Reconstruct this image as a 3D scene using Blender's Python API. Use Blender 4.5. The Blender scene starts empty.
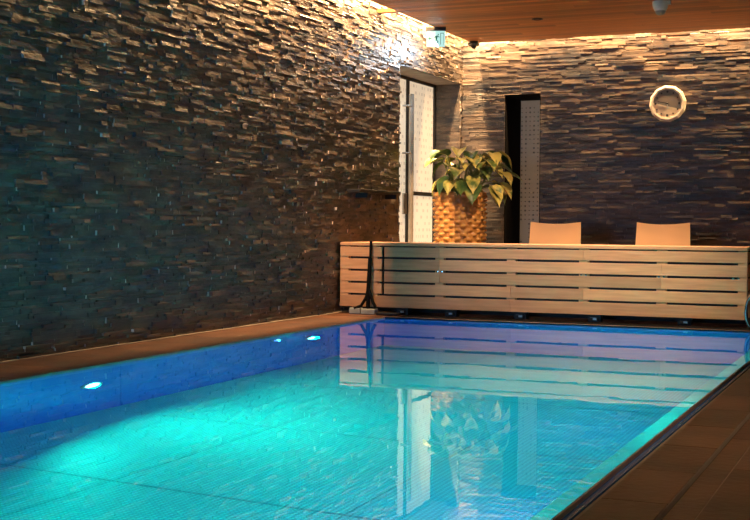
import bpy, math, random
from mathutils import Vector, Matrix
R = random.Random(7)
S = bpy.context.scene
C = S.collection
PI = math.pi

# ------------------------------------------------------------------ helpers
class MB:
    def __init__(s): s.v = []; s.f = []; s.t = []
    def quad(s, a, b, c, d, tone=.5):
        n = len(s.v); s.v += [tuple(a), tuple(b), tuple(c), tuple(d)]; s.f.append((n, n+1, n+2, n+3)); s.t.append(tone)
    def box(s, x0, x1, y0, y1, z0, z1, tone=.5, M=None):
        p = [Vector((x, y, z)) for z in (z0, z1) for y in (y0, y1) for x in (x0, x1)]
        if M: p = [M @ q for q in p]
        n = len(s.v); s.v += [tuple(q) for q in p]
        for f in ((0,2,3,1), (4,5,7,6), (0,1,5,4), (2,6,7,3), (0,4,6,2), (1,3,7,5)):
            s.f.append(tuple(n+i for i in f)); s.t.append(tone)
    def grid(s, rows, closed=False, tone=.5, flip=False):
        n = len(s.v); w = len(rows[0])
        for r in rows: s.v += [tuple(p) for p in r]
        for i in range(len(rows)-1):
            for j in range(w if closed else w-1):
                k = (j+1) % w
                f = (n+i*w+j, n+i*w+k, n+(i+1)*w+k, n+(i+1)*w+j)
                s.f.append(f[::-1] if flip else f); s.t.append(tone)
    def ngon(s, pts, tone=.5):
        n = len(s.v); s.v += [tuple(p) for p in pts]; s.f.append(tuple(range(n, n+len(pts)))); s.t.append(tone)
    def lathe(s, prof, n=32, M=None, cap=True):
        rows = []
        for r, z in prof:
            row = [Vector((r*math.cos(2*PI*i/n), r*math.sin(2*PI*i/n), z)) for i in range(n)]
            if M: row = [M @ p for p in row]
            rows.append(row)
        s.grid(rows, True)
        if cap:
            s.ngon(rows[0][::-1]); s.ngon(rows[-1])
    def tube(s, pts, r, n=12, cap=True):
        pts = [Vector(p) for p in pts]; rows = []
        rr = r if isinstance(r, (list, tuple)) else [r]*len(pts)
        up = None
        for i, p in enumerate(pts):
            d = (pts[min(i+1, len(pts)-1)] - pts[max(i-1, 0)]).normalized()
            if up is None:
                up = Vector((0,0,1)) if abs(d.z) < .9 else Vector((1,0,0))
            a = d.cross(up).normalized(); up = a.cross(d).normalized()
            rows.append([p + (a*math.cos(2*PI*k/n) + up*math.sin(2*PI*k/n))*rr[i] for k in range(n)])
        s.grid(rows, True)
        if cap: s.ngon(rows[0][::-1]); s.ngon(rows[-1])
    def build(s, name, mat, parent=None, smooth=False, bevel=0, loc=None):
        me = bpy.data.meshes.new(name); me.from_pydata(s.v, [], s.f); me.update()
        at = me.attributes.new('tone', 'FLOAT', 'FACE'); at.data.foreach_set('value', s.t)
        if smooth:
            me.polygons.foreach_set('use_smooth', [True]*len(me.polygons))
        me.materials.append(mat)
        o = bpy.data.objects.new(name, me); C.objects.link(o)
        if loc: o.location = loc
        if parent: o.parent = parent
        if bevel:
            m = o.modifiers.new('bevel', 'BEVEL'); m.width = bevel; m.segments = 2; m.limit_method = 'ANGLE'
        return o

def tag(o, label=None, cat=None, group=None, kind=None):
    if label: o['label'] = label
    if cat: o['category'] = cat
    if group: o['group'] = group
    if kind: o['kind'] = kind
    return o
def thing(name, label, cat, loc=(0,0,0), rz=0, group=None):
    o = bpy.data.objects.new(name, None); C.objects.link(o); o.empty_display_size = .1
    o.location = loc; o.rotation_euler = (0, 0, rz)
    return tag(o, label, cat, group)
def copy_tree(o, parent=None):
    c = o.copy(); C.objects.link(c)
    if parent: c.parent = parent
    for ch in [k for k in list(C.objects) if k.parent == o]: copy_tree(ch, c)
    return c

# ------------------------------------------------------------------ materials
def newmat(name):
    m = bpy.data.materials.new(name); m.use_nodes = True
    nt = m.node_tree; b = nt.nodes['Principled BSDF']
    return m, nt, b
def N(nt, typ, **kw):
    n = nt.nodes.new(typ)
    for k, v in kw.items():
        if k in n.inputs: n.inputs[k].default_value = v
        else: setattr(n, k, v)
    return n
def mat(name, col, rough=.6, metal=0, col2=None, nscale=8, stretch=(1,1,1), bump=0, bscale=40, tone=None, spec=.5, emit=None, estr=0, coat=0):
    """base colour varies between col and col2 by an object-space noise; tone = how far each face's own tone darkens it"""
    m, nt, b = newmat(name); L = nt.links.new
    b.inputs['Roughness'].default_value = rough; b.inputs['Metallic'].default_value = metal
    b.inputs['Specular IOR Level'].default_value = spec
    b.inputs['Coat Weight'].default_value = coat
    tc = N(nt, 'ShaderNodeTexCoord'); mp = N(nt, 'ShaderNodeMapping'); mp.inputs['Scale'].default_value = stretch
    L(tc.outputs['Object'], mp.inputs['Vector'])
    nz = N(nt, 'ShaderNodeTexNoise', Scale=nscale, Detail=4.0); L(mp.outputs['Vector'], nz.inputs['Vector'])
    mx = N(nt, 'ShaderNodeMix', data_type='RGBA'); mx.inputs[6].default_value = (*col, 1); mx.inputs[7].default_value = (*(col2 or [c*.75 for c in col]), 1)
    rp = N(nt, 'ShaderNodeMapRange'); rp.inputs[1].default_value = .35; rp.inputs[2].default_value = .65
    L(nz.outputs['Fac'], rp.inputs[0]); L(rp.outputs[0], mx.inputs[0])
    out = mx.outputs[2]
    if tone:
        at = N(nt, 'ShaderNodeAttribute', attribute_name='tone')
        mr = N(nt, 'ShaderNodeMapRange', clamp=False); mr.inputs[3].default_value = tone[0]; mr.inputs[4].default_value = tone[1]
        L(at.outputs['Fac'], mr.inputs[0])
        hs = N(nt, 'ShaderNodeHueSaturation'); L(out, hs.inputs['Color']); L(mr.outputs[0], hs.inputs['Value']); out = hs.outputs[0]
    L(out, b.inputs['Base Color'])
    if bump:
        n2 = N(nt, 'ShaderNodeTexNoise', Scale=bscale, Detail=6.0); L(mp.outputs['Vector'], n2.inputs['Vector'])
        bp = N(nt, 'ShaderNodeBump', Strength=bump, Distance=.01); L(n2.outputs['Fac'], bp.inputs['Height']); L(bp.outputs[0], b.inputs['Normal'])
    if emit:
        b.inputs['Emission Color'].default_value = (*emit, 1); b.inputs['Emission Strength'].default_value = estr
    return m

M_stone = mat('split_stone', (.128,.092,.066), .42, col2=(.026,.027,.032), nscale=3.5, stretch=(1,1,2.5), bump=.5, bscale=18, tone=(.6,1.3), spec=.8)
M_plaster = mat('dark_plaster', (.11,.09,.075), .8, bump=.1)
M_ceil = mat('ceiling_wood', (.62,.22,.045), .5, col2=(.42,.135,.025), nscale=5, stretch=(.5,12,12), tone=(.6,1.25), bump=.05)
M_deck = mat('deck_tile', (.13,.052,.026), .4, col2=(.065,.027,.015), nscale=4, stretch=(1,1,1), tone=(.7,1.25), bump=.25, bscale=30, spec=.5)
M_grout = mat('pale_grout', (.35,.28,.23), .6)
M_dark = mat('black_plastic', (.012,.012,.013), .45)
M_rubber = mat('black_rubber', (.02,.02,.022), .6)
M_steel = mat('brushed_steel', (.6,.58,.55), .3, metal=1)
M_handle = mat('satin_handle', (.55,.50,.44), .4, metal=.3)
M_matte = mat('matte_black', (.006,.006,.007), .9, spec=.1)
M_chrome = mat('chrome', (.8,.8,.8), .08, metal=1)
M_bench = mat('bench_wood', (.66,.35,.19), .5, col2=(.52,.27,.145), nscale=3, stretch=(1.2,14,14), tone=(.8,1.12), bump=.08, bscale=20)
M_white = mat('white_plastic', (.8,.78,.73), .4)
M_cream = mat('cream_plastic', (.85,.76,.63), .4)
M_grey = mat('pale_grey_plastic', (.33,.36,.37), .4)
M_chair = mat('tan_plastic', (.86,.54,.29), .45, col2=(.82,.5,.26), nscale=2)
M_basket = mat('woven_rattan', (.78,.40,.11), .32, col2=(.52,.22,.05), nscale=9, bump=.4, bscale=60, tone=(.7,1.2), spec=.6)
M_soil = mat('soil', (.03,.02,.012), .9, bump=.5)
M_stem = mat('stem_green', (.16,.2,.05), .5)
M_face = mat('clock_dial', (.23,.20,.18), .5, col2=(.21,.185,.165))
M_reflect = mat('dial_reflection_pale', (.92,.76,.56), .4)
M_lintel = mat('lintel_plaster', (.40,.33,.27), .7, bump=.1)

def leaf_mat():
    m, nt, b = newmat('variegated_leaf'); L = nt.links.new
    tc = N(nt, 'ShaderNodeTexCoord'); nz = N(nt, 'ShaderNodeTexNoise', Scale=9.0, Detail=3.0); L(tc.outputs['Object'], nz.inputs['Vector'])
    at = N(nt, 'ShaderNodeAttribute', attribute_name='tone')
    ad = N(nt, 'ShaderNodeMath', operation='ADD'); L(nz.outputs['Fac'], ad.inputs[0]); L(at.outputs['Fac'], ad.inputs[1])
    cr = N(nt, 'ShaderNodeValToRGB'); L(ad.outputs[0], cr.inputs[0])
    e = cr.color_ramp.elements; e[0].position = .55; e[0].color = (.022,.07,.022,1); e[1].position = 1.15/1.2; e[1].color = (.60,.50,.13,1)
    x = e.new(.8); x.color = (.10,.16,.035,1)
    L(cr.outputs[0], b.inputs['Base Color']); b.inputs['Roughness'].default_value = .35
    return m
M_leaf = leaf_mat()

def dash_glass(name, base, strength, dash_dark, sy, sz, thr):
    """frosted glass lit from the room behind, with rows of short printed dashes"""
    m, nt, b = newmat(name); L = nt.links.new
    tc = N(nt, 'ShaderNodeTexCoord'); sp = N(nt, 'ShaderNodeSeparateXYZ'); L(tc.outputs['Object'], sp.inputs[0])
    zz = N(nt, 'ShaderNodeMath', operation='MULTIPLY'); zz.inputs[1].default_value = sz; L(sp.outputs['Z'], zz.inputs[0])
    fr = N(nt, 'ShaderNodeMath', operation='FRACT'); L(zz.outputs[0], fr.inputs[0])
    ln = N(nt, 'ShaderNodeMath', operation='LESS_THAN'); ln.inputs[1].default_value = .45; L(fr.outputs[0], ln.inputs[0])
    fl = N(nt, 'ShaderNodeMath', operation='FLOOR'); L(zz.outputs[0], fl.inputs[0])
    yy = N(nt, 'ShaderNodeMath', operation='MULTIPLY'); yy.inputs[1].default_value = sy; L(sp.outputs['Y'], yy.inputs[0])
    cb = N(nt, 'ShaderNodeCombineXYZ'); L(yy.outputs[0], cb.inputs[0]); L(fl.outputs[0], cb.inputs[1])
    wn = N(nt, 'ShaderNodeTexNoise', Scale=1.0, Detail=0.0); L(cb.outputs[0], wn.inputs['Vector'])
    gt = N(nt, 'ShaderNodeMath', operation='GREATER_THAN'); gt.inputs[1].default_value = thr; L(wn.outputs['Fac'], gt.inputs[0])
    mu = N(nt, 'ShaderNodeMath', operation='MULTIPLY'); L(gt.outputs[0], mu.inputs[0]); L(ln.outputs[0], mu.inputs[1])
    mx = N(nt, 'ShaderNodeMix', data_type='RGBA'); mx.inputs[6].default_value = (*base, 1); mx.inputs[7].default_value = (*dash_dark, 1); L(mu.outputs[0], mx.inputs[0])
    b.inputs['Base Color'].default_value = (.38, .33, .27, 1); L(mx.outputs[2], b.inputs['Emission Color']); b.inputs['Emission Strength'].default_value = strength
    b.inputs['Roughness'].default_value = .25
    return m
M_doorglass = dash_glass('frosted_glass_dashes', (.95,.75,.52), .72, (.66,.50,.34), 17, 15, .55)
M_dimglass = mat('frosted_glass_dim', (.42,.35,.29), .35, col2=(.40,.33,.27), emit=(.50,.33,.2), estr=.2)
M_dot = mat('dot_print', (.24,.2,.17), .5)

def emis(name, col, s):
    m, nt, b = newmat(name); b.inputs['Base Color'].default_value = (*col, 1)
    b.inputs['Emission Color'].default_value = (*col, 1); b.inputs['Emission Strength'].default_value = s
    return m
M_lens = emis('lamp_lens', (.45,1.,.95), 6)
M_lensb = emis('lamp_lens_blue', (.15,.35,1.), 3)
M_led = emis('led_strip', (1,.62,.28), 4)
M_sign = emis('sign_panel', (.55,.95,.9), .85); M_sign.node_tree.nodes['Principled BSDF'].inputs['Base Color'].default_value = (.08,.12,.12,1)
M_green = emis('sign_green', (.0,.25,.2), .5); M_green.node_tree.nodes['Principled BSDF'].inputs['Base Color'].default_value = (.0,.04,.03,1)
M_win = emis('added_window_glow', (.18,.42,.6), .25)

def water_mat():
    m, nt, b = newmat('pool_water'); L = nt.links.new
    nt.nodes.remove(b); g = N(nt, 'ShaderNodeBsdfGlass', IOR=1.333, Roughness=0.0); g.inputs['Color'].default_value = (.93,1,1,1)
    tc = N(nt, 'ShaderNodeTexCoord'); nz = N(nt, 'ShaderNodeTexNoise', Scale=3.0, Detail=2.0); L(tc.outputs['Object'], nz.inputs['Vector'])
    bp = N(nt, 'ShaderNodeBump', Strength=.02, Distance=.02); L(nz.outputs['Fac'], bp.inputs['Height']); L(bp.outputs[0], g.inputs['Normal'])
    L(g.outputs[0], nt.nodes['Material Output'].inputs['Surface'])
    return m
M_water = water_mat()

def pool_mat(name, col, rough, metal, dots):
    m, nt, b = newmat(name); L = nt.links.new
    tc = N(nt, 'ShaderNodeTexCoord'); b.inputs['Roughness'].default_value = rough; b.inputs['Metallic'].default_value = metal
    at = N(nt, 'ShaderNodeAttribute', attribute_name='tone')
    mr = N(nt, 'ShaderNodeMapRange'); mr.inputs[3].default_value = .7; mr.inputs[4].default_value = 1.1; L(at.outputs['Fac'], mr.inputs[0])
    hs = N(nt, 'ShaderNodeHueSaturation'); hs.inputs['Color'].default_value = (*col, 1); L(mr.outputs[0], hs.inputs['Value'])
    L(hs.outputs[0], b.inputs['Base Color'])
    if dots:
        vo = N(nt, 'ShaderNodeTexVoronoi', Scale=46.0, Randomness=0.0, voronoi_dimensions='2D'); L(tc.outputs['Object'], vo.inputs['Vector'])
        lt = N(nt, 'ShaderNodeMapRange'); lt.inputs[1].default_value = .25; lt.inputs[2].default_value = .4; lt.inputs[3].default_value = 1.15; lt.inputs[4].default_value = .8; L(vo.outputs['Distance'], lt.inputs[0])
        h2 = N(nt, 'ShaderNodeHueSaturation'); L(hs.outputs[0], h2.inputs['Color']); L(lt.outputs[0], h2.inputs['Value']); L(h2.outputs[0], b.inputs['Base Color'])
        bp = N(nt, 'ShaderNodeBump', Strength=.2, Distance=.004, invert=True); L(vo.outputs['Distance'], bp.inputs['Height']); L(bp.outputs[0], b.inputs['Normal'])
    else:
        nz = N(nt, 'ShaderNodeTexNoise', Scale=1.5, Detail=2.0); L(tc.outputs['Object'], nz.inputs['Vector'])
        bp = N(nt, 'ShaderNodeBump', Strength=.15, Distance=.05); L(nz.outputs['Fac'], bp.inputs['Height']); L(bp.outputs[0], b.inputs['Normal'])
    return m
M_poolfloor = pool_mat('studded_pool_floor', (.22,.72,.70), .42, .1, True)
M_poolwall = pool_mat('smooth_pool_wall', (.10,.32,.90), .25, .35, False)

# ------------------------------------------------------------------ dimensions (metres); camera stands at Y = 0
XR, YF, YB, ZC, ZT = 6.4, -3.0, 12.43, 2.615, 2.9
PX0, PX1, PY0, PY1 = .555, 3.585, .4, 9.08      # pool opening
WZ = -.008

# ------------------------------------------------------------------ split-stone walls
def subtract(rects, h):
    out = []
    for (a, b, c, d) in rects:
        if b <= h[0] or a >= h[1] or d <= h[2] or c >= h[3]: out.append((a, b, c, d)); continue
        if a < h[0]: out.append((a, h[0], c, d))
        if b > h[1]: out.append((h[1], b, c, d))
        if d > h[3]: out.append((max(a, h[0]), min(b, h[1]), h[3], d))
    return out
def stones(mb, P, u0, u1, z0, z1, holes=(), maxp=.026, long=.23):
    z = z0
    while z < z1 - .004:
        h = R.choice((.013, .017, .020, .024, .029)); zt = min(z+h, z1); u = u0 - R.random()*.1
        while u < u1:
            ln = R.uniform(.04, long) * (1 if R.random() < .8 else .5); ue = u + ln
            p = .003 + maxp * (R.random()**1.4*.55 + (.45*R.random() if R.random() < .12 else 0)); tone = R.random()
            rects = [(max(u, u0), min(ue, u1), z, zt - .0008)]
            for hh in holes: rects = subtract(rects, hh)
            for (a, b, c, d) in rects:
                if b - a < .012 or d - c < .004: continue
                tl = R.uniform(-.0022, .0022); j = [p+tl, p+tl*.6, p-tl, p-tl*.6]; j = [q + R.uniform(-.0008, .0008) for q in j]; j = [max(.001, q) for q in j]
                F = [P(a+.001, c, j[0]), P(b-.001, c, j[1]), P(b-.001, d, j[2]), P(a+.001, d, j[3])]
                B = [P(a+.001, c, -.005), P(b-.001, c, -.005), P(b-.001, d, -.005), P(a+.001, d, -.005)]
                mb.quad(*F, tone)
                for k in range(4):
                    l = (k+1) % 4; mb.quad(B[k], B[l], F[l], F[k], (R.uniform(6, 13) if R.random() < .28 else tone+.6) if k == 3 else tone)   # some ends on one side painted much paler, as light glints
            u = ue
        z = zt
DY0, DY1, DZ, DD = 10.70, 12.37, 2.215, .29      # door opening in the left wall
NX0, NX1, NZ, ND = .477, .863, 2.09, .55         # niche in the back wall
w = MB()
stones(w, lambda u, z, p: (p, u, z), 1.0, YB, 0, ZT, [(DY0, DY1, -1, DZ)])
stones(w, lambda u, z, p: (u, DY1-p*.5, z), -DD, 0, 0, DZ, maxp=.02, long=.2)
T = -.4
w.box(T, 0, YF, DY0, -.1, ZT, .2); w.box(T, 0, DY0, DY1, DZ+.012, ZT, .2); w.box(T, 0, DY1+.001, YB+.2, -.1, ZT, .2)
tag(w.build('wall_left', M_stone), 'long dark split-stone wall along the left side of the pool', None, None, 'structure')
l = MB(); l.box(-DD-.05, .005, DY0, DY1, DZ, DZ+.012)
tag(l.build('trim_1', M_lintel), None, None, None, 'structure')
w = MB()
stones(w, lambda u, z, p: (u, YB-p, z), 0, XR, 0, ZT, [(NX0, NX1, -1, NZ)], maxp=.027, long=.34)
w.box(-.4, NX0, YB, YB+ND+.1, -.1, ZT, .2); w.box(NX0, NX1, YB, YB+ND+.1, NZ, ZT, .2); w.box(NX1, XR+.2, YB, YB+ND+.1, -.1, ZT, .2)
tag(w.build('wall_back', M_stone), 'brown split-stone end wall with the clock on it', None, None, 'structure')
w = MB(); w.box(XR, XR+.2, YF, YB, -.1, ZT)
tag(w.build('wall_right', M_plaster), None, None, None, 'structure')
w = MB(); w.box(-.4, .3, YF-.2, YF, -.1, ZT); w.box(1.9, XR+.2, YF-.2, YF, -.1, ZT); w.box(.3, 1.9, YF-.2, YF, -.1, .3); w.box(.3, 1.9, YF-.2, YF, 2.4, ZT)
tag(w.build('wall_front', M_plaster), None, None, None, 'structure')
w = MB(); w.box(.3, 1.9, YF-.12, YF-.1, .3, 2.4)
wi = tag(w.build('added_window', M_win), None, None, None, 'structure')  # added window behind the camera, a source for cool light on the stone
w = MB()
for x in (.3, 1.07, 1.84): w.box(x, x+.06, YF-.1, YF-.02, .3, 2.4)
w.box(.3, 1.9, YF-.1, YF-.02, .3, .36); w.box(.3, 1.9, YF-.1, YF-.02, 2.34, 2.4)
w.build('added_window_frame', M_dark, wi)

# ------------------------------------------------------------------ ceiling
w = MB(); y = YF
CX0, CY1 = .19, 12.2
w.box(CX0, XR, YF, CY1, ZC+.03, ZC+.05, .0)
while y < CY1 - .02:
    x = CX0 - R.random()*2
    while x < XR:
        xe = x + R.uniform(1.6, 2.8)
        w.box(max(x, CX0), min(xe, XR)-.002, y, min(y+.088, CY1), ZC, ZC+.03, R.random()); x = xe
    y += .094
tag(w.build('ceiling', M_ceil), 'low ceiling of narrow orange-brown wooden boards', None, None, 'structure')
w = MB(); w.box(-.4, XR+.2, YF-.2, YB+.6, ZT, ZT+.1)
tag(w.build('trim_2', M_plaster), None, None, None, 'structure')

# ------------------------------------------------------------------ floor decks
w = MB(); g = .004
def tiles(x0, x1, y0, y1, dx, dy, oy=0):
    n = max(1, round((x1-x0)/dx)); dx = (x1-x0)/n
    for i in range(n):
        y = y0 + ((oy - y0) % dy) - dy
        while y < y1:
            a, b = max(y, y0), min(y+dy, y1)
            if b-a > .01: w.box(x0+i*dx+g/2, x0+(i+1)*dx-g/2, a+g/2, b-g/2, -.012, 0, R.random())
            y += dy
tiles(.03, PX0-.012, YF, PY1, .52, .455, 3.34)
tiles(3.64, 3.822, YF, PY1, .2, .455, 3.34)
tiles(3.838, 3.915, YF, YB, .09, 1.37, 3.1)
tiles(3.915, XR, YF, YB, .42, .91, 3.0)
tiles(PX0, PX1, YF, PY0, .5, .455)
tiles(0.03, 3.822, PY1+.03, YB, .455, .455)
tag(w.build('floor', M_deck), 'brown stone tile deck around the pool', None, None, 'structure')
w = MB()
w.box(0, PX0-.03, YF, YB, -.3, -.003); w.box(PX0-.03, PX1+.05, YF, PY0-.03, -.3, -.003)
w.box(PX0-.03, 3.822, PY1+.03, YB, -.3, -.003); w.box(3.63, 3.822, YF, PY1+.03, -.3, -.003); w.box(3.838, XR, YF, YB, -.3, -.003)
tag(w.build('trim_3', M_grout), None, None, None, 'structure')
w = MB(); w.box(3.822, 3.838, YF, YB, -.3, -.02)
tag(w.build('trim_4', M_dark), None, None, None, 'structure')
w = MB(); w.box(.0, .034, YF, DY0, -.01, .006)
tag(w.build('baseboard_left', M_lintel), None, None, None, 'structure')

# ------------------------------------------------------------------ pool
def fz(y): return -1.2 - .15*(min(y, PY1)-4.2)
w = MB()
ys = [PY0, 1.35, 2.7, 4.02, 5.36, 6.7, 8.03, PY1]; xs = [PX0, 1.55, 2.55, PX1]
for i in range(len(ys)-1):
    for j in range(3):
        a, b = ys[i]+.006, ys[i+1]-.006; x0, x1 = xs[j]+.002, xs[j+1]-.002
        w.quad((x0, a, fz(a)), (x1, a, fz(a)), (x1, b, fz(b)), (x0, b, fz(b)), .5 + .3*R.random())
w.box(PX0-.02, PX1+.02, PY0, PY1, -2.3, -2.2, 0)
for i in range(len(ys)-1):
    a, b = ys[i], ys[i+1]
    w.quad((PX0, a, fz(a)-.004), (PX1, a, fz(a)-.004), (PX1, b, fz(b)-.004), (PX0, b, fz(b)-.004), 0)
pf = tag(w.build('trim_5', M_poolfloor), 'studded sloping floor of the pool', None, None, 'structure')
w = MB()
ws = [PY0, 2.8, 5.5, 8.2, PY1]
for i in range(4):
    w.box(PX0-.02, PX0, ws[i]+.003, ws[i+1]-.003, -2.2, -.006, .6); w.box(PX1, PX1+.02, ws[i]+.003, ws[i+1]-.003, -2.2, -.014, .6)
w.box(PX0-.03, PX0-.019, PY0, PY1, -2.2, -.01, 0); w.box(PX1+.019, PX1+.03, PY0, PY1, -2.2, -.01, 0)
w.box(PX0, PX1, PY1, PY1+.02, -2.2, .002, .6); w.box(PX0, PX1, PY0-.02, PY0, -2.2, .002, .6)
tag(w.build('trim_6', M_poolwall), 'smooth side walls of the pool', None, None, 'structure')
w = MB(); w.quad((PX1-.088, PY0, -.10), (PX1-.001, PY0, -.012), (PX1-.001, PY1-.01, -.012), (PX1-.088, PY1-.01, -.10), .9); w.quad((PX1-.088, PY0, -.10), (PX1-.088, PY1-.01, -.10), (PX1-.001, PY1-.01, -.16), (PX1-.001, PY0, -.16), .9)
M_ledge = mat('pale_ledge', (.45,.66,.70), .35, col2=(.22,.42,.50), nscale=2.2)
tag(w.build('trim_7', M_ledge), 'narrow submerged ledge along the right pool edge', None, None, 'structure')
w = MB()                                            # thin metal coping lip around the water
M_lip = mat('coping_lip', (.45,.27,.2), .35, metal=.3)
w.box(PX0-.012, PX0+.002, PY0, PY1, -.012, .004); w.box(PX1, PX1+.008, PY0, PY1, -.012, .002)
w.box(PX0-.012, PX1+.014, PY1, PY1+.014, -.012, .004); w.box(PX0-.012, PX1+.014, PY0-.014, PY0, -.012, .004)
tag(w.build('trim_8', M_lip), None, None, None, 'structure')
w = MB(); w.box(PX1+.008, 3.64, YF, PY1, -.05, -.018)
tag(w.build('trim_9', M_matte), None, None, None, 'structure')
w = MB(); w.quad((PX0, PY0, WZ), (PX1, PY0, WZ), (PX1, PY1, WZ), (PX0, PY1, WZ))
tag(w.build('pool_water', M_water), 'calm clear turquoise water filling the indoor pool', 'water', None, 'stuff')

# ------------------------------------------------------------------ lights
def area(name, loc, rot, size, energy, col, sizey=None, spread=PI, shape=None):
    d = bpy.data.lights.new(name, 'AREA'); d.energy = energy; d.color = col; d.size = size; d.spread = spread
    if sizey: d.shape = 'RECTANGLE'; d.size_y = sizey
    if shape: d.shape = shape
    o = bpy.data.objects.new(name, d); C.objects.link(o); o.location = loc; o.rotation_euler = rot
    return o
def pool_light(loc, side, label, energy, col, lens, r=.07, group=None, up=12, yaw=20):
    t = thing('underwater_light', label, 'pool light', loc, 0, group)
    M = Matrix.Rotation(PI/2*side, 4, 'Y')
    a = MB(); a.lathe([(r, 0), (r+.022, 0), (r+.022, .008), (r+.012, .014), (r, .014), (r-.004, .006)], 28, M, cap=False); a.build('rim', M_steel, t, True)
    b = MB(); b.lathe([(r, .002), (r*.9, .009), (r*.5, .012), (.005, .013)], 28, M); b.build('lens', lens, t, True)
    area('light', (loc[0]+side*.02, loc[1], loc[2]), (0, -(PI/2+math.radians(up))*side, math.radians(yaw)), r*1.7, energy, col, spread=math.radians(160), shape='DISK')
    return t
CY = (.0, .82, .60); BL = (.02, .30, 1.)
pool_light((PX0, 5.24, -.60), 1, 'bright underwater light nearest the camera on the left pool wall', 64, CY, M_lens, up=6, yaw=8)
pool_light((PX0, 7.76, -.48), 1, 'bright underwater light at the far end of the left pool wall', 40, CY, M_lens, up=0, yaw=-25)
pool_light((PX0, 2.72, -.60), 1, 'underwater light on the left pool wall, out of view nearer than the other two', 26, CY, M_lens, up=10, yaw=0)
pool_light((PX0, 7.25, -.21), 1, 'dim blue fitting just under the water line on the left pool wall', 2, BL, M_lensb, r=.055)
pool_light((PX1, 4.2, -.60), -1, 'added blue underwater light, unseen on the right pool wall, nearest the camera', 11, BL, M_lensb, up=0, yaw=0)  # both blue right-wall lamps are added, out of view, to tint the left wall
pool_light((PX1, 6.2, -.60), -1, 'added blue underwater light, unseen on the right pool wall, middle of the three', 14, BL, M_lensb, up=0, yaw=0)
pool_light((PX1, 7.9, -.60), -1, 'added turquoise underwater light, unseen on the right pool wall near the bench', 19, CY, M_lens, up=0, yaw=0)  # added unseen lamp for the turquoise glow at the far end

def led(name, label, x0, x1, y0, y1, energy, sx, sy, tilt=(0,0,0)):
    a = MB(); a.box(x0, x1, y0, y1, ZT-.012, ZT); o = tag(a.build(name, M_led), label, 'light strip')
    area('cove', ((x0+x1)/2, (y0+y1)/2, ZT-.016), tilt, sx, energy, (1, .60, .27), sizey=sy)
led('led_strip', 'warm light strip hidden above the ceiling edge by the left wall', .15, .18, 7.3, 12.3, 500, .03, 5.2, tilt=(0, math.radians(5), 0))
led('led_strip', 'warm light strip hidden above the ceiling edge by the clock wall', .12, 6.2, 12.24, 12.27, 360, 6.0, .03, tilt=(math.radians(5), 0, 0))

def downlight(x, y, energy, label, lit=True, ang=80, rot=(0,0,0)):
    t = thing('downlight', label, 'ceiling light', (x, y, ZC), 0, 'added ceiling downlights' if lit else None)
    a = MB(); a.lathe([(.035, .0), (.05, .0), (.05, -.006), (.036, -.008), (.03, -.001)], 24, cap=False); a.build('trim_ring', M_dark, t, True)
    b = MB(); b.lathe([(.03, .001), (.001, -.002)], 24); b.build('lens', M_led if lit else M_dark, t)
    if lit:
        d = bpy.data.lights.new('spot', 'SPOT'); d.energy = energy; d.color = (1, .66, .38); d.spot_size = math.radians(ang); d.spot_blend = .8; d.shadow_soft_size = .04
        o = bpy.data.objects.new('spot', d); C.objects.link(o); o.location = (x, y, ZC-.03); o.rotation_euler = rot
downlight(1.23, 11.0, 0, 'small dark recessed downlight in the wooden ceiling', False)
for (x, y, e, an, tx, ty) in ((2.0, 8.1, 330, 64, 22, 0), (2.9, 8.1, 150, 66, 20, 0), (5.0, 4.6, 150, 90, 0, 0), (1.37, 9.7, 340, 76, 10, 0), (2.37, 9.7, 340, 76, 10, 0), (1.6, 9.3, 240, 30, 50, 31)):  # added unseen spots brightening the bench, right deck, chairs and basket
    downlight(x, y, e, 'small added warm downlight, out of view in the ceiling', True, an, (math.radians(tx), 0, math.radians(ty)))
area('glint_fill', (1.1, YF+.02, 1.35), (PI/2, 0, math.radians(16)), 1.5, 27, (.22, .52, 1), sizey=2.0, spread=math.radians(52))  # added cool fill aimed along the left wall to catch the stone ends

# ------------------------------------------------------------------ door in the left wall
XD = -DD
d = tag(bpy.data.objects.new('door_1', None), 'frosted glass door with black frame and tall steel pull handle', None, None, 'structure'); C.objects.link(d); d.location = (XD, DY0, 0)
def part(name, m, par, boxes, bevel=0, **k):
    a = MB()
    o = par.location
    for (x0, x1, y0, y1, z0, z1) in boxes: a.box(x0-o[0], x1-o[0], y0-o[1], y1-o[1], z0-o[2], z1-o[2])
    return a.build(name, m, par, bevel=bevel, **k)
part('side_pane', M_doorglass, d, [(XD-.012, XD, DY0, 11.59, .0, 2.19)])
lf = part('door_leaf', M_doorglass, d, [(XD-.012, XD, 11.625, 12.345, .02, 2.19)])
part('door_frame', M_dark, d, [(XD-.03, XD+.02, 11.58, 11.63, 0, 2.19), (XD-.03, XD+.02, DY0, DY1, 2.185, DZ), (XD-.03, XD+.02, 12.345, DY1, 0, 2.19), (XD-.03, XD+.02, DY0, DY0+.04, 0, 2.19)])
part('rail', M_dark, d, [(XD-.02, XD+.012, 11.625, 12.345, 1.035, 1.075)])
part('lock_case', M_steel, d, [(XD, XD+.022, 11.49, 11.575, .84, 1.05)], bevel=.004)
h = MB(); hy = 11.57-DY0; h.tube([(.065, hy, .3), (.065, hy, 2.04)], .026, 14)
ho = h.build('pull_handle', M_handle, d, True); ho['label'] = 'tall brushed steel bar handle'
h = MB()
for zz in (.45, 1.45, 1.92): h.tube([(.0, hy-.07, zz), (.065, hy-.07, zz), (.065, hy, zz)], .010, 10)
h.build('handle_bracket', M_handle, ho, True)
# room behind the door closes the opening
w = MB(); w.box(XD-.2, XD-.17, DY0-.1, DY1+.1, 0, DZ+.1); tag(w.build('trim_10', M_plaster), None, None, None, 'structure')

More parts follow.
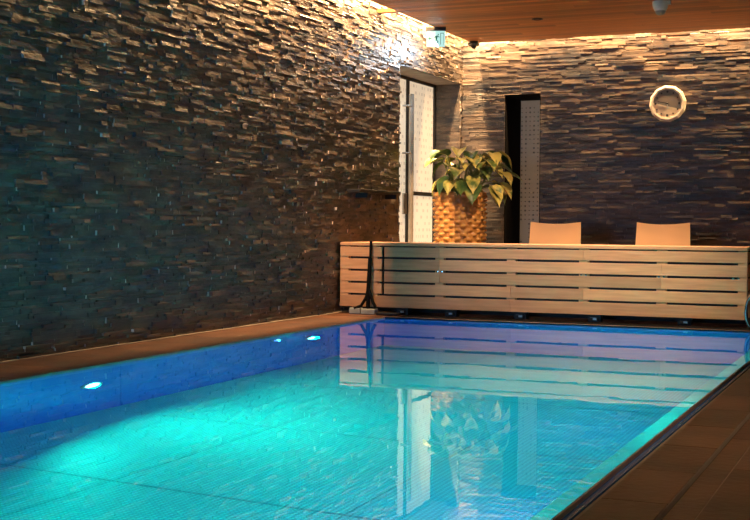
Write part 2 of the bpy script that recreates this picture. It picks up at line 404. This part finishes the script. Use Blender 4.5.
# ------------------------------------------------------------------ niche panel
w = MB(); w.box(NX0, NX0+.012, YB+.01, YB+ND-.013, 0, NZ-.012); w.box(NX1-.012, NX1, YB+.01, YB+ND-.013, 0, NZ-.012); w.box(NX0, NX1, YB+.01, YB+ND-.013, NZ-.012, NZ)
tag(w.build('trim_12', M_matte), 'black lining of the deep recess in the back wall', None, None, 'structure')

YN = YB+ND
d = tag(bpy.data.objects.new('door_2', None), 'narrow frosted glass panel with a grid of dark square dots, set deep in the back wall', None, None, 'structure'); C.objects.link(d); d.location = (NX0, YN, 0)
part('pane', M_dimglass, d, [(NX0, NX1, YN-.012, YN, 0, NZ)])
a = MB(); z = 1.98; row = 0
groups = [(1.98, 5, .0), (1.60, 4, .0)]
z = 2.0
while z > .35:
    for c in range(8):
        x = .025 + c*.045
        gate = (math.sin(z*7.3+.8)*.5 + math.sin(c*1.7+z*5.1)*.6) > -.35
        if gate:
            s_ = .006 + .003*((c*7+int(z*50)) % 3 == 0)
            a.box(x-s_, x+s_, -.015, -.0125, z-s_, z+s_)
    z -= .048
a.build('dot_print', M_dot, d)
w = MB(); w.box(NX0-.1, NX1+.1, YN+.1, YN+.15, 0, ZT); tag(w.build('trim_11', M_plaster), None, None, None, 'structure')

# ------------------------------------------------------------------ slatted bench at the pool end
BX0, BX1, BY = .03, 3.30, 9.365
b = thing('slatted_bench', 'long low slatted wooden bench box across the far end of the pool', 'bench', (BX0, BY, 0))
W = BX1-BX0
def lb(name, m, boxes, bevel=0, tones=None, lab=None):
    a = MB()
    for i, bb in enumerate(boxes): a.box(*bb, (tones[i] if tones else R.random()))
    o = a.build(name, m, b, bevel=bevel)
    if lab: o['label'] = lab
    return o
gaps = [.464, .361, .261, .161]; top = .558; bot = .058
edges = [top] + gaps + [bot]
LX = .417 - BX0
bt = [.33-BX0, .909-BX0, 1.51-BX0, 2.088-BX0, 2.68-BX0]
for i in range(5):
    zt = edges[i]-.009 if i else top-.006; zb = edges[i+1]+.008 if i < 4 else bot
    if i < 4:
        lb('slat', M_bench, [(0, LX-.011, 0, .022, zb, zt)], .002, [.75])
        cuts = [LX+.011, R.choice(bt[1:3]), R.choice(bt[3:5]), W] if i != 1 else [LX+.011, bt[1], bt[4], W]
        for j in range(3): lb('slat', M_bench, [(cuts[j], cuts[j+1]-.0015, 0, .022, zb, zt)], .0015)
    else:
        cuts = [0, bt[2], W]
        for j in range(2): lb('slat', M_bench, [(cuts[j], cuts[j+1]-.0015, 0, .022, zb, zt)], .0015)
k = 0; y = -.004
while y < .40:
    lb('top_board', M_bench, [(0, W, y, y+.095, top+.004, .589)], .003); y += .102
for x in bt: lb('batten', M_bench, [(x-.036, x+.036, .006, .05, bot+.01, top)], 0, [.5])
lb('batten', M_bench, [(0.0, .075, .003, .05, bot, top)], 0, [.6]); lb('batten', M_bench, [(W-.065, W, .003, .05, bot, top)], 0, [.5])
for i in range(5):
    zt = edges[i]-.009; zb = edges[i+1]+.008
    lb('end_slat', M_bench, [(0, .02, .055, .40, zb, zt)]); lb('end_slat', M_bench, [(W-.02, W, .055, .40, zb, zt)])
lb('lining', M_dark, [(.02, W-.02, .06, .07, bot, top)])  # added dark sheet behind the slats so the gaps read as shade
lb('back_panel', M_dark, [(.02, W-.02, .38, .39, .0, top)])
for x in (.58, 1.0, 1.58, 2.17, 2.85):
    ft = lb('foot', M_dark, [(x-.05-BX0, x+.05-BX0, .03, .10, 0, bot-.002), (x-.03-BX0, x+.03-BX0, -.012, .03, .015, .035)])
    rl = lb('roller', M_steel, [(x+.0-BX0, x+.03-BX0, -.018, -.008, .02, .034)]); rl.parent = ft
for x in (.909, 2.088, 2.68, 3.22):
    for dx in (-.018, .02):
        a = MB(); a.lathe([(.008, 0), (.008, .003), (.003, .004)], 10, Matrix.Translation((x+dx-BX0, -.0+.004, .361)) @ Matrix.Rotation(PI/2, 4, 'X'))
        a.build('screw', M_chrome, b)

# pole with splayed feet in front of it
t = thing('pole_stand', 'slim black pole with splayed feet standing against the slatted bench', 'stand', (.325, 9.325, 0))
a = MB(); a.tube([(-.004, .012, .60), (-.008, .008, .45)], .011); a.build('upper_pole', M_matte, t, True)
a = MB(); a.tube([(-.008, .006, .46), (-.016, -.01, .20), (-.018, -.012, .05)], .017); a.build('lower_pole', M_matte, t, True)
for pts in ([(-.016, -.012, .21), (-.03, -.02, .14), (-.07, -.03, .07), (-.13, -.035, .045)], [(-.010, -.012, .21), (.01, -.02, .16), (.035, -.03, .10), (.06, -.035, .065)], [(-.018, -.01, .08), (-.018, -.02, .05)]):
    a = MB(); a.tube(pts, .013); a.build('foot', M_matte, t, True)
def block(x0, x1, y0, y1, z1, m, label, name, cat='block'):
    a = MB(); a.box(-(x1-x0)/2, (x1-x0)/2, -(y1-y0)/2, (y1-y0)/2, 0, z1)
    tag(a.build(name, m, bevel=.006, loc=((x0+x1)/2, (y0+y1)/2, .001)), label, cat)
block(.15, .25, 9.28, 9.345, .05, M_grey, 'pale grey plastic block on the deck at the left end of the bench', 'plastic_block')
block(.265, .39, 9.26, 9.335, .045, M_grey, 'grey plastic block under the feet of the black pole', 'plastic_block')
block(.42, .60, 9.22, 9.33, .022, M_dark, 'flat black plate on the deck right of the black pole', 'floor_plate', 'plate')

# curved chrome rail at the right end of the bench
a = MB(); pts = []
for i in range(13):
    an = PI/2 + PI*i/12; pts.append((3.385+.10*math.cos(an)*.7, 9.20, .13+.13*math.sin(an)))
a.tube([(3.9, 9.2, .26)] + pts + [(3.5, 9.2, 0)], .014)
tag(a.build('chrome_rail', M_chrome, smooth=True), 'curved chrome rail at the right end of the slatted bench', 'rail')

w = MB()
for i in range(24): w.box(.64, 3.58, PY1+.045+i*.0095, PY1+.050+i*.0095, -.01, .003)
w.box(.64, 3.58, PY1+.04, PY1+.275, -.002, .0012)
tag(w.build('trim_13', M_matte), 'black strip of thin bars on the deck under the front of the bench', None, None, 'structure')  # thin black bars over a black sheet on the deck tiles
# ------------------------------------------------------------------ chairs
def make_chair():
    t = thing('chair', '', 'chair')
    # local: front towards -Y, backrest at +Y
    rows = []
    def shell(u, v):          # v 0..1 up the back
        wd = .245 - .012*v
        z = .43 + .335*v + (.018*(u*u) if v > .95 else 0)
        y = .20 + .07*v - .035*(1-u*u)*(-1)
        return Vector((u*wd, y - .02, z - (0 if v < .95 else .012)))
    a = MB(); nv, nu = 10, 16
    F = [[shell(-1+2*j/nu, i/nv) for j in range(nu+1)] for i in range(nv+1)]
    B = [[p + Vector((0, .014, 0)) for p in r] for r in F]
    a.grid(F); a.grid(B, flip=True)
    a.grid([F[-1], B[-1]]); a.grid([F[0], B[0]], flip=True)
    a.grid([[r[0] for r in F], [r[0] for r in B]], flip=True); a.grid([[r[-1] for r in F], [r[-1] for r in B]])
    a.build('backrest', M_chair, t, True)
    a = MB(); rows = []
    for i in range(13):
        v = i/12; y = -.24 + .46*v; z = .445 - .02*math.sin(v*PI) - (.03*(1-v*6) if v < 1/6 else 0)
        rows.append([Vector((x/8*.24*(1-.06*abs(v-.6)), y, z + .012*(x/8)**2)) for x in range(-8, 9)])
    lo = [[p - Vector((0,0,.014)) for p in r] for r in rows]
    a.grid(rows); a.grid(lo, flip=True); a.grid([rows[0], lo[0]], flip=True); a.grid([rows[-1], lo[-1]])
    a.grid([[r[0] for r in rows], [r[0] for r in lo]]); a.grid([[r[-1] for r in rows], [r[-1] for r in lo]], flip=True)
    a.build('seat', M_chair, t, True)
    for sx in (-1, 1):
        for y0, y1 in ((-.17, -.23), (.15, .24)):
            a = MB(); a.tube([(sx*.17, y0, .425), (sx*.20, (y0+y1)/2, .30), (sx*.235, y1, .012)], .011); a.build('leg', M_steel, t, True)
    a = MB(); a.tube([(-.17, -.17, .42), (.17, -.17, .42), (.17, .15, .42), (-.17, .15, .42), (-.17, -.17, .42)], .010); a.build('seat_frame', M_steel, t, True)
    return t
c0 = make_chair(); c0.location = (1.375, 11.0, 0); c0.rotation_euler.z = math.radians(5)
c1 = copy_tree(c0); c1.location = (2.365, 11.0, 0); c1.rotation_euler.z = math.radians(5)
c0['label'] = 'tan moulded chair behind the bench, in front of the dotted glass panel'
c1['label'] = 'tan moulded chair behind the bench, below the round wall clock'
for c in (c0, c1): c['group'] = 'tan chairs behind the slatted bench'

# ------------------------------------------------------------------ basket with plant
t = thing('potted_plant', 'leafy variegated green and yellow plant in a tall woven basket beside the glass door', 'potted plant', (.375, 11.35, 0))
a = MB(); H = 1.035; NC, NR = 26, 25; su, sv = 6, 5
jit = [[(R.uniform(.75, 1.2), R.uniform(-.006, .006)) for _ in range(NC)] for _ in range(NR+1)]
rows = []; tones = []
def rad(z): return .214 + .016*z/H
def sq(an, r):                                     # slightly squared cross-section
    c, s = math.cos(an), math.sin(an); k = (abs(c)**2.6 + abs(s)**2.6)**(-1/2.6); return r*k*c, r*k*s
for i in range(NR*sv+1):
    v = i/sv; ri = min(int(v), NR-1); fv = v-ri; row = []
    z = H*v/NR
    for j in range(NC*su):
        u = j/su; ci = int(u); fu = u-ci
        amp, off = jit[ri][ci]
        if (ri+ci) % 2 == 0: d_ = .026*amp*(max(0, math.sin(PI*fu))**.5)*(max(0, math.sin(PI*fv))**.6) + off*.5
        else: d_ = .006*(math.sin(PI*fu)) - .004
        if fv == 0 or fu == 0: d_ = -.004
        x, y = sq(2*PI*u/NC, rad(z)+d_); row.append(Vector((x, y, z + .004*math.sin(u*2.1+ri))))
    rows.append(row)
a.grid(rows, True)
inner = [[Vector((*sq(2*PI*j/60, rad(H)-.02), H)) for j in range(60)], [Vector((*sq(2*PI*j/60, rad(H)-.03), H-.15)) for j in range(60)]]
a.grid(inner, True)
for i in range(len(a.t)): a.t[i] = ((i // su) * 7919 % 13)/13
bk = a.build('basket', M_basket, t, True)
a = MB()
rim = [Vector((*sq(2*PI*j/60, rad(H)+.002), H)) for j in range(61)]
a.tube(rim, [.016 + .004*math.sin(j*1.3) for j in range(61)], 10, cap=False); a.build('rim', M_basket, t, True)
a = MB(); a.ngon([Vector((*sq(2*PI*j/40, rad(H)-.025), H-.06)) for j in range(40)]); a.build('soil', M_soil, t)
st = MB(); lf = MB()
def leaf(mb, base, dirv, L_, W_, tone, droop):
    d = dirv.normalized(); side = d.cross(Vector((0,0,1)))
    if side.length < .1: side = Vector((1,0,0))
    side.normalize()
    nrm = side.cross(d).normalized()
    n = 9; prof = [0.10, .62, .92, 1.0, .93, .78, .58, .34, .12, .01]
    rows = []
    p = Vector(base); dd = d.copy()
    for i in range(n+1):
        w_ = W_/2*prof[i]; nr = side.cross(dd).normalized()
        back = L_*.10*(1 if i == 1 else .5 if i == 2 else 0)
        rows.append([p + side*w_*k + nr*(abs(k)**1.3*w_*.42) - dd*back*abs(k) for k in (-1, -.55, 0, .55, 1)])
        p = p + dd*(L_/n); dd = (dd + Vector((0,0,-droop))).normalized()
    mb.grid(rows, tone=tone)
RL = random.Random(21)
for i in range(64):
    an = RL.uniform(0, 2*PI); el = RL.random()
    if RL.random() < .35: an = RL.uniform(-1.9, .3)
    rr = .10 + .27*math.sqrt(RL.random()); base = Vector((.05*math.cos(an), .05*math.sin(an), H-.06))
    hang = RL.random() < .30
    hgt = RL.uniform(.02, .16) if hang else RL.uniform(.18, .43)*(1.2-rr*.9)
    if hang: rr = RL.uniform(.27, .36)
    tip = Vector((rr*math.cos(an)*(1.05 if math.cos(an) > 0 else .6) + .055, rr*math.sin(an)*.8, H+hgt))
    mid = (base+tip)/2 + Vector((0, 0, .10))
    pts = [(1-s)**2*base + 2*s*(1-s)*mid + s*s*tip for s in [k/6 for k in range(7)]]
    st.tube(pts, .005, 6)
    out = Vector((math.cos(an), math.sin(an), -.9 if hang else RL.uniform(-.5, .5))) + Vector((RL.uniform(-.5, .5), RL.uniform(-.6, .1), 0))
    L_ = RL.uniform(.16, .25); leaf(lf, tip, out, L_, L_*RL.uniform(.62, .8), RL.choice((.12, .25, .36, .46, .55)), RL.uniform(.08, .22))
st.build('stems', M_stem, t, True); lf.build('foliage', M_leaf, t, True)

# ------------------------------------------------------------------ wall clock
t = thing('wall_clock', 'round faceted cream wall clock with a grey dial on the stone end wall', 'clock', (2.165, YB-.04, 1.94))
Mr = Matrix.Rotation(PI/2, 4, 'X')
a = MB(); a.lathe([(.170, -.0), (.182, .02), (.178, .042), (.158, .052), (.142, .050), (.142, .03)], 12, Mr @ Matrix.Rotation(.13, 4, 'Z'), cap=False); fr = a.build('frame', M_cream, t)
a = MB(); a.lathe([(.145, .0), (.145, .044)], 48, Mr); dial = a.build('dial', M_face, t)
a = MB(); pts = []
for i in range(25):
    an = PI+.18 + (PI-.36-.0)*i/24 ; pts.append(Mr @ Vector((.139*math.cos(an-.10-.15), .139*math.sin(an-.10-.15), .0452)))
a.ngon(pts); a.build('dial_reflection', M_reflect, dial)  # reflection on the lower dial painted as a pale flat segment
a = MB()
for k in range(12):
    an = 2*PI*k/12; s_ = .011 if k % 3 == 0 else .008
    a = MB(); a.lathe([(s_, .0445), (s_, .048)], 10, Mr @ Matrix.Translation((.115*math.cos(an), .115*math.sin(an), 0)))
    a.build('hour_mark', M_dark, dial)
for nm, an, ln, wd, m in (('hour_hand', 1.25*PI+.9, .05, .006, M_white), ('minute_hand', .93*PI, .095, .004, M_dark)):
    a = MB(); a.box(-.012, ln, -wd, wd, .049, .052, .5, Mr @ Matrix.Rotation(an, 4, 'Z')); a.build(nm, m, t)
a = MB(); a.lathe([(.010, .044), (.008, .055)], 14, Mr); a.build('hub', M_dark, t)

# ------------------------------------------------------------------ ceiling sensor, corner camera, exit sign, wall shelf
t = thing('ceiling_sensor', 'small white dome sensor on the wooden ceiling above the clock', 'sensor', (2.43, 10.52, ZC))
a = MB(); a.lathe([(.066, 0), (.066, -.02), (.062, -.05), (.050, -.075), (.045, -.08)], 28); a.build('body', M_white, t, True)
a = MB(); a.lathe([(.045, -.078), (.043, -.092), (.03, -.108), (.002, -.115)], 28); a.build('dome', M_grey, t, True)
a = MB(); a.box(.055, .085, -.02, .02, -.03, 0); a.build('side_bracket', M_white, t, bevel=.004)

t = thing('corner_camera', 'small black security camera in the ceiling corner above the plant', 'security camera', (.235, 12.12, ZC))
a = MB(); a.lathe([(.045, 0), (.045, -.012)], 20); a.build('mount', M_dark, t)
a = MB(); a.box(-.05, .05, -.045, .035, -.045, -.012); a.build('housing', M_dark, t, bevel=.008)
a = MB(); a.lathe([(.028, -.04), (.026, -.06), (.014, -.072), (.001, -.075)], 20); a.build('lens_dome', M_rubber, t, True)

t = thing('exit_sign', 'lit white and green exit sign hanging from the ceiling above the door', 'sign', (.20, 11.12, ZC), math.radians(22))
a = MB(); a.box(-.095, .095, -.022, .022, -.035, 0); a.build('bracket', M_dark, t, bevel=.003)
a = MB(); a.box(-.088, .088, -.012, .012, -.185, -.035); a.build('panel', M_sign, t, bevel=.004)
a = MB(); yy = -.0135
def sgn(x0, x1, z0, z1): a.box(x0, x1, yy, yy+.001, z0-.185, z1-.185)
def poly(pts):
    n = len(a.v); a.ngon([Vector((x, yy, z-.185)) for x, z in pts])
sgn(.042, .047, .02, .13); sgn(.042, .075, .125, .13); sgn(.072, .075, .02, .13)        # doorway
poly([(.016, .112), (.025, .106), (.028, .116), (.02, .122)])                              # head
poly([(-.006, .098), (.012, .106), (.018, .100), (.008, .062), (-.004, .066)])             # trunk
poly([(-.004, .068), (.006, .064), (-.008, .040), (-.036, .030), (-.036, .038), (-.014, .046)])
poly([(.000, .066), (.009, .063), (.024, .050), (.016, .022), (.008, .024), (.014, .048)])
poly([(.012, .102), (.030, .086), (.036, .090), (.018, .106)]); poly([(-.006, .098), (-.024, .086), (-.022, .080), (-.002, .090)])
poly([(-.076, .076), (-.056, .096), (-.056, .084), (-.040, .084), (-.040, .068), (-.056, .068), (-.056, .056)])   # arrow
a.build('pictogram', M_green, t)
# the sign also throws light on the stone beside it
sl = area('sign_glow', (.235, 11.12, ZC-.20), (0, math.radians(35), 0), .12, 9, (.72, .88, 1), sizey=.12)
sl.rotation_euler = (0, math.radians(65), math.radians(15))

t = thing('wall_shelf', 'thin black shelf on the dark stone wall left of the glass door', 'shelf', (.0, 9.52, 1.035))
a = MB(); a.box(.0, .13, 0, .92, -.028, 0); a.build('board', M_dark, t, bevel=.003)
for yy in (.2, .84):
    a = MB(); a.box(.0, .12, yy-.01, yy+.01, -.07, -.028); a.build('bracket', M_dark, t)

# ------------------------------------------------------------------ world, camera
wd = bpy.data.worlds.new('world'); S.world = wd; wd.use_nodes = True
wd.node_tree.nodes['Background'].inputs[0].default_value = (.02, .04, .07, 1); wd.node_tree.nodes['Background'].inputs[1].default_value = .3
cam = bpy.data.cameras.new('camera'); co = bpy.data.objects.new('camera', cam); C.objects.link(co)
cam.sensor_width = 36; cam.lens = 59.616; cam.clip_start = .05
co.matrix_world = Matrix(((0.9170987, -0.0176367, 0.3982700, 4.41375), (0.3986078, 0.0243594, -0.9167980, 0), (0.0064677, 0.9995477, 0.0293701, .745), (0, 0, 0, 1)))
S.camera = co
vs = S.view_settings; vs.view_transform = 'Standard'; vs.look = 'None'; vs.gamma = 1; vs.exposure = 0; vs.use_curve_mapping = False
